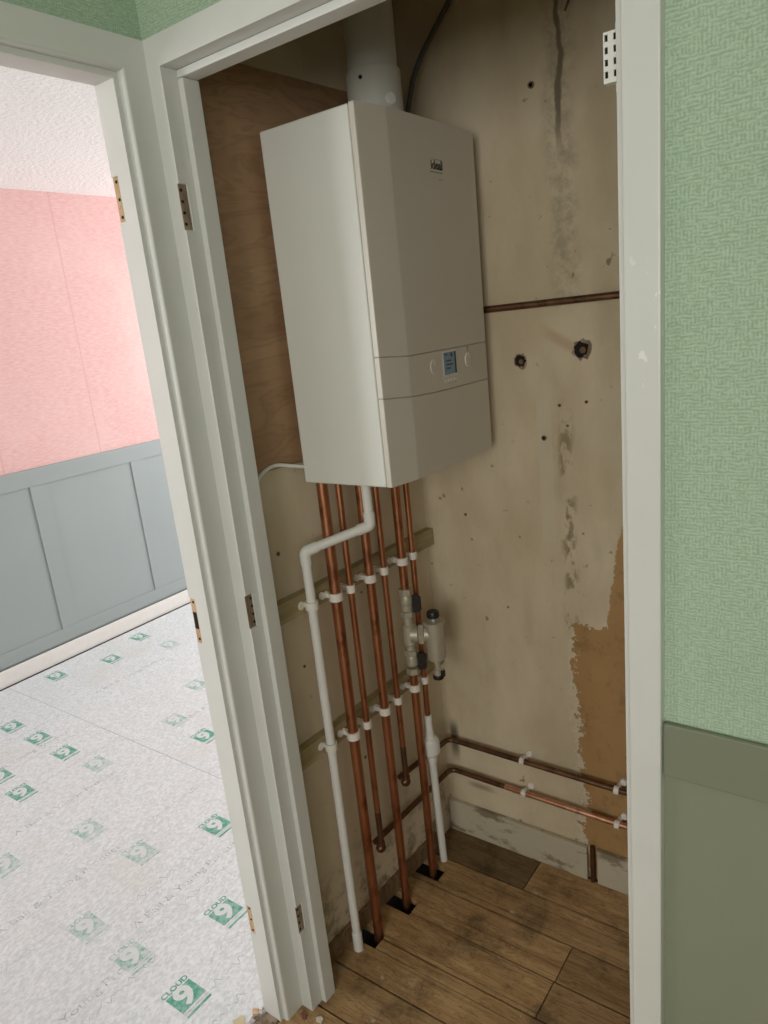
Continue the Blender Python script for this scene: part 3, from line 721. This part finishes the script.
m = MB(); m.lathe([(.0115, 0), (.0115, .009)], cc+Vector((0, 0, .037)), (0, 0, 1), 20); m.mi = 1; m.lathe([(.0145, .009), (.0165, .011), (.0165, .022), (.014, .026), (0, .026)], cc+Vector((0, 0, .037)), (0, 0, 1), 24); m.build('cap', ['steel', 'black'], cn, label='round black cap')
m = MB(); dc = cc+Vector((0, 0, -.074)); m.lathe([(.011, 0), (.011, -.008), (.008, -.010), (.008, -.026), (.0125, -.030), (.0125, -.044)], dc, (0, 0, 1), 8); m.cyl(dc+Vector((0, 0, -.034)), dc+Vector((0, 0, -.034))+ad*.018, .0065, 12)
m.mi = 1; m.lathe([(.0135, -.044), (.0145, -.046), (.0145, -.055), (.010, -.058)], dc, (0, 0, 1), 18); m.box(dc.x+.008, dc.x+.020, dc.y-.004, dc.y+.006, dc.z-.047, dc.z-.030, .001); m.build('drain_valve', ['brass', 'black'], cn)

# ------------------------------------------------------------------ catch on the right jamb
kc = empty('door_catch', (-.302, .955, 1.785), 'white slotted plastic catch high on the inner side of the right jamb', 'catch')
m = MB(); m.box(-.3125, -.3022, .9575, .962, 1.787, 1.862, .001); m.build('plate', ['plastic'], kc)
m = MB(); yF = .944
m.box(-.3222, -.3022, yF+.003, .9575, 1.796, 1.850, .0012)
xs = [-.3222, -.3206, -.3168, -.3102, -.3072, -.3022]; zz = [1.796]
for k in range(4): zz += [1.7995+k*.0128+.002, 1.7995+k*.0128+.0092]
zz.append(1.850)
for i in range(5): 
    if i % 2 == 0: m.box(xs[i], xs[i+1], yF, yF+.003, 1.796, 1.850)
for i in (1, 3):
    for k in range(0, len(zz), 2): m.box(xs[i], xs[i+1], yF, yF+.003, zz[k], zz[k+1])
m.mi = 1
for i in (1, 3): m.box(xs[i], xs[i+1], yF+.0024, yF+.0031, 1.797, 1.849)
m.build('body', ['plastic', 'void'], kc)

# ------------------------------------------------------------------ underlay in the bedroom
def sheet(x0, x1, y0, y1, label, edge=None):
    t = empty('carpet_underlay', ((x0+x1)/2, (y0+y1)/2, -.006), label, 'underlay', None)
    m = MB(); b = bmesh.new(); nx, ny = int((x1-x0)/.02), int((y1-y0)/.02)
    rnd = random.Random(5)
    gv = [[b.verts.new((x0+(x1-x0)*i/nx + (rnd.uniform(-.006, .006) if i == nx and edge else 0), y0+(y1-y0)*j/ny, 0.0)) for j in range(ny+1)] for i in range(nx+1)]
    for i in range(nx):
        for j in range(ny): b.faces.new((gv[i][j], gv[i+1][j], gv[i+1][j+1], gv[i][j+1]))
    ext = bmesh.ops.extrude_face_region(b, geom=list(b.faces))
    bmesh.ops.translate(b, verts=[v for v in ext['geom'] if isinstance(v, bmesh.types.BMVert)], vec=(0, 0, -.0058))
    bmesh.ops.recalc_face_normals(b, faces=list(b.faces))
    m.merge(b); m.build('foil', ['underlay'], t)
    return t
SEAM = 1.408
shA = sheet(FX+.052, -1.150, -1.6, SEAM-.001, 'grey foil underlay with green prints, the sheet nearer the doorway', True)
shB = sheet(FX+.052, -1.140, SEAM+.001, 4.15, 'grey foil underlay with green prints, the farther sheet along the panelled wall')
TF = Matrix(((0, -1, 0, 0), (1, 0, 0, 0), (0, 0, 1, 0), (0, 0, 0, 1)))   # reads along +Y, up = -X
def logo(x, y, faint):
    par = shA if y < SEAM else shB
    c = Matrix.Translation((x, y, 0)) @ TF; e = .00025
    m = MB(); ink = 0
    def rect(u0, u1, v0, v1, z0, z1):   # u reads along +Y, v up
        m.box(x-v1, x-v0, y+u0, y+u1, z0, z1)
    m.mi = 0; rect(-.036, .036, -.030, .036, .0, .0004)
    m.text('CLOUD', .0215, c @ Matrix.Translation((0, .047, .0002)), .0002, .0007, 1.05)
    rect(-.036, .036, -.0515, -.0445, .0, .0004)
    m.mi = 1; m.text('9', .083, c @ Matrix.Translation((0, .004, .0004)), .0003, .0032, 1.08)
    m.mi = 0 if faint else 2; m.text('CARPET UNDERLAY', .0072, c @ Matrix.Translation((0, -.0375, .0002)), .0002, .0, 1.1)
    m.build('printed_logo', ['ink_faint' if faint else 'ink', 'white_ink', 'grey_ink'], par)
for x, y, k in ((-1.447, .990, 0), (-1.335, .757, 0), (-1.751, 1.226, 0), (-2.215, 1.575, 0), (-2.657, 1.222, 0), (-2.875, 1.228, 0), (-3.081, 1.222, 0), (-2.560, .989, 0), (-3.358, 1.594, 0), (-3.254, 1.84, 0), (-3.35, 2.082, 0),
                (-2.747, 1.0, 0), (-1.757, .752, 1), (-1.556, .758, 1), (-2.133, .995, 2), (-1.875, 1.016, 2), (-2.458, 1.24, 1), (-2.434, 1.60, 1), (-2.232, .758, 1), (-3.10, 2.09, 1), (-2.597, 1.852, 1)):
    if k < 2: logo(x, y, k == 1)
    else: logo(x, y, True)
def script_line(x, y, text, size, par):
    m = MB(); m.text(text, size, Matrix.Translation((x, y, .0001)) @ TF, .0002, -.0003, 1.15); m.build('printed_text', ['grey_ink'], par)
for x, y in ((-1.64, 1.02), (-1.97, .80), (-1.55, .60), (-2.35, 1.05), (-2.80, 1.12)): script_line(x, y, 'A Ball & Young Product', .036, shA)
for x, y in ((-2.40, 1.80), (-3.0, 1.78)): script_line(x, y, 'A Ball & Young Product', .036, shB)
def squiggle(x, y0, y1, par, seed):
    r = random.Random(seed); m = MB(); yy = y0; pts = []
    while yy < y1:
        pts.append((x+.008*math.sin(yy*190+seed)*math.sin(yy*37)+.004*math.sin(yy*333), yy, .0004)); yy += .0022
    for a, b in zip(pts, pts[1:]):
        d = Vector(b)-Vector(a); n = Vector((-d.y, d.x, 0)).normalized()*.0007
        m.prism([(a[0]-n.x, a[1]-n.y), (b[0]-n.x, b[1]-n.y), (b[0]+n.x, b[1]+n.y), (a[0]+n.x, a[1]+n.y)], 0, .0003)
    m.build('printed_script', ['grey_ink'], par)
for i, (x, y0, y1) in enumerate(((-1.585, .80, 1.25), (-1.50, .55, .80), (-1.30, .80, 1.02), (-1.36, .84, 1.0), (-1.72, .85, 1.15), (-2.55, 1.05, 1.40), (-2.75, 1.05, 1.40), (-2.97, 1.05, 1.40), (-1.22, .72, .84), (-1.98, 1.1, 1.4), (-1.83, .55, .72))): squiggle(x, y0, y1, shA, i)
# gripper strip and torn foam at the threshold
g = MB(); b = bmesh.new(); gx0, gx1, gy0, gy1 = -1.149, -1.134, .50, .826; nx, ny = 7, 110
gv = [[b.verts.new((gx0+(gx1-gx0)*i/nx, gy0+(gy1-gy0)*j/ny, .004 if i < nx else .007)) for j in range(ny+1)] for i in range(nx+1)]
for i in range(nx):
    for j in range(ny):
        if i in (1, 4) and j % 4 in (1, 2): continue
        b.faces.new((gv[i][j], gv[i+1][j], gv[i+1][j+1], gv[i][j+1]))
ext = bmesh.ops.extrude_face_region(b, geom=list(b.faces)); bmesh.ops.translate(b, verts=[v for v in ext['geom'] if isinstance(v, bmesh.types.BMVert)], vec=(0, 0, -.0035))
bmesh.ops.recalc_face_normals(b, faces=list(b.faces)); g.merge(b)
tag(g.build('threshold_strip', ['steel'], base=(-1.142, .66, .0005)), 'perforated metal threshold strip on the floor at the bedroom doorway', 'strip')
m = B(-1.1335, -1.092, .05, .8295, -.03, .002, .001); struct('trim_4', m, ['raw_dark'])
def chip(name, x, y, s, mat, seed, label, z=.0, h=.004):
    r = random.Random(seed); n = 9
    pts = [(x+s*math.cos(2*math.pi*k/n)*r.uniform(.55, 1.2), y+s*math.sin(2*math.pi*k/n)*r.uniform(.45, 1.1)) for k in range(n)]
    m = MB(); m.prism(pts, z, lambda p: z+h*r.uniform(.5, 1.3))
    return tag(m.build(name, [mat], base=(x, y, z)), label, 'debris')
chip('foam_scrap', -1.166, .775, .018, 'foam', 1, 'torn yellowed foam scrap on the edge of the foil underlay', .0004, .006)
chip('wood_splinter', -1.148, .812, .010, 'raw', 2, 'small bare wood splinter at the foot of the bedroom door frame', .0085, .006)
chip('plaster_chip', -1.006, .880, .010, 'dust', 3, 'pale plaster chip on the boards at the foot of the closet frame', .0004, .005)
chip('brick_chip', -1.045, .868, .009, 'red', 4, 'red brick crumb on the boards at the foot of the closet frame', .0004, .006)
chip('dust_clump', -1.105, .845, .014, 'red', 6, 'reddish dust clump on the threshold between the two doorways', .0024, .004)

# ------------------------------------------------------------------ light and camera
def area(name, loc, rot, sx, sy, power, col):
    l = bpy.data.lights.new(name, 'AREA'); l.shape = 'RECTANGLE'; l.size = sx; l.size_y = sy; l.energy = power; l.color = col
    o = bpy.data.objects.new(name, l); COL.objects.link(o); o.location = loc; o.rotation_euler = rot; return o
area('hall_daylight', ((wx0+wx1)/2, -2.49, (wz0+wz1)/2), (math.radians(90), 0, 0), wx1-wx0-.1, wz1-wz0-.1, 41., (1., .98, .945))
area('bedroom_fill', ((W2[0]+W2[1])/2, YB+.07, (W2[2]+W2[3])/2), (math.radians(-90), 0, 0), 1.4, 1.3, 56., (.96, .985, 1.))  # added fill at the unseen back window, brightens the pink wall
area('bedroom_side_daylight', ((W3[0]+W3[1])/2, -1.77, (W3[2]+W3[3])/2), (math.radians(90), 0, 0), .7, 1.1, 30., (.96, .985, 1.))
area('hall_side_fill', (1.37, (rw[0]+rw[1])/2, (rw[2]+rw[3])/2), (math.radians(90), 0, math.radians(90)), 1.0, 1.2, 8.5, (1., .98, .945))  # added fill from the side, lifts the closet's left wall and frames
w = bpy.data.worlds.new('world'); SC.world = w; w.use_nodes = True
bg = w.node_tree.nodes['Background']; bg.inputs[0].default_value = (.75, .85, 1, 1); bg.inputs[1].default_value = .6

cam = bpy.data.cameras.new('camera'); co = bpy.data.objects.new('camera', cam); COL.objects.link(co)
Rm = Matrix(((0.80919714, 0.57885571, -0.10062834), (0.07267058, -0.26856436, -0.96051662), (-0.58302571, 0.76993458, -0.25938729)))
right, down, fwd = Rm[0], Rm[1], Rm[2]
co.matrix_world = Matrix(((right[0], -down[0], -fwd[0], 0), (right[1], -down[1], -fwd[1], 0), (right[2], -down[2], -fwd[2], 1.555), (0, 0, 0, 1)))
cam.sensor_width = 36; cam.sensor_fit = 'AUTO'; cam.lens = 716.4/1024*36; cam.clip_start = .02
SC.camera = co
vs = SC.view_settings; vs.view_transform = 'Standard'; vs.look = 'None'; vs.gamma = 1.; vs.use_curve_mapping = False; vs.exposure = 0.
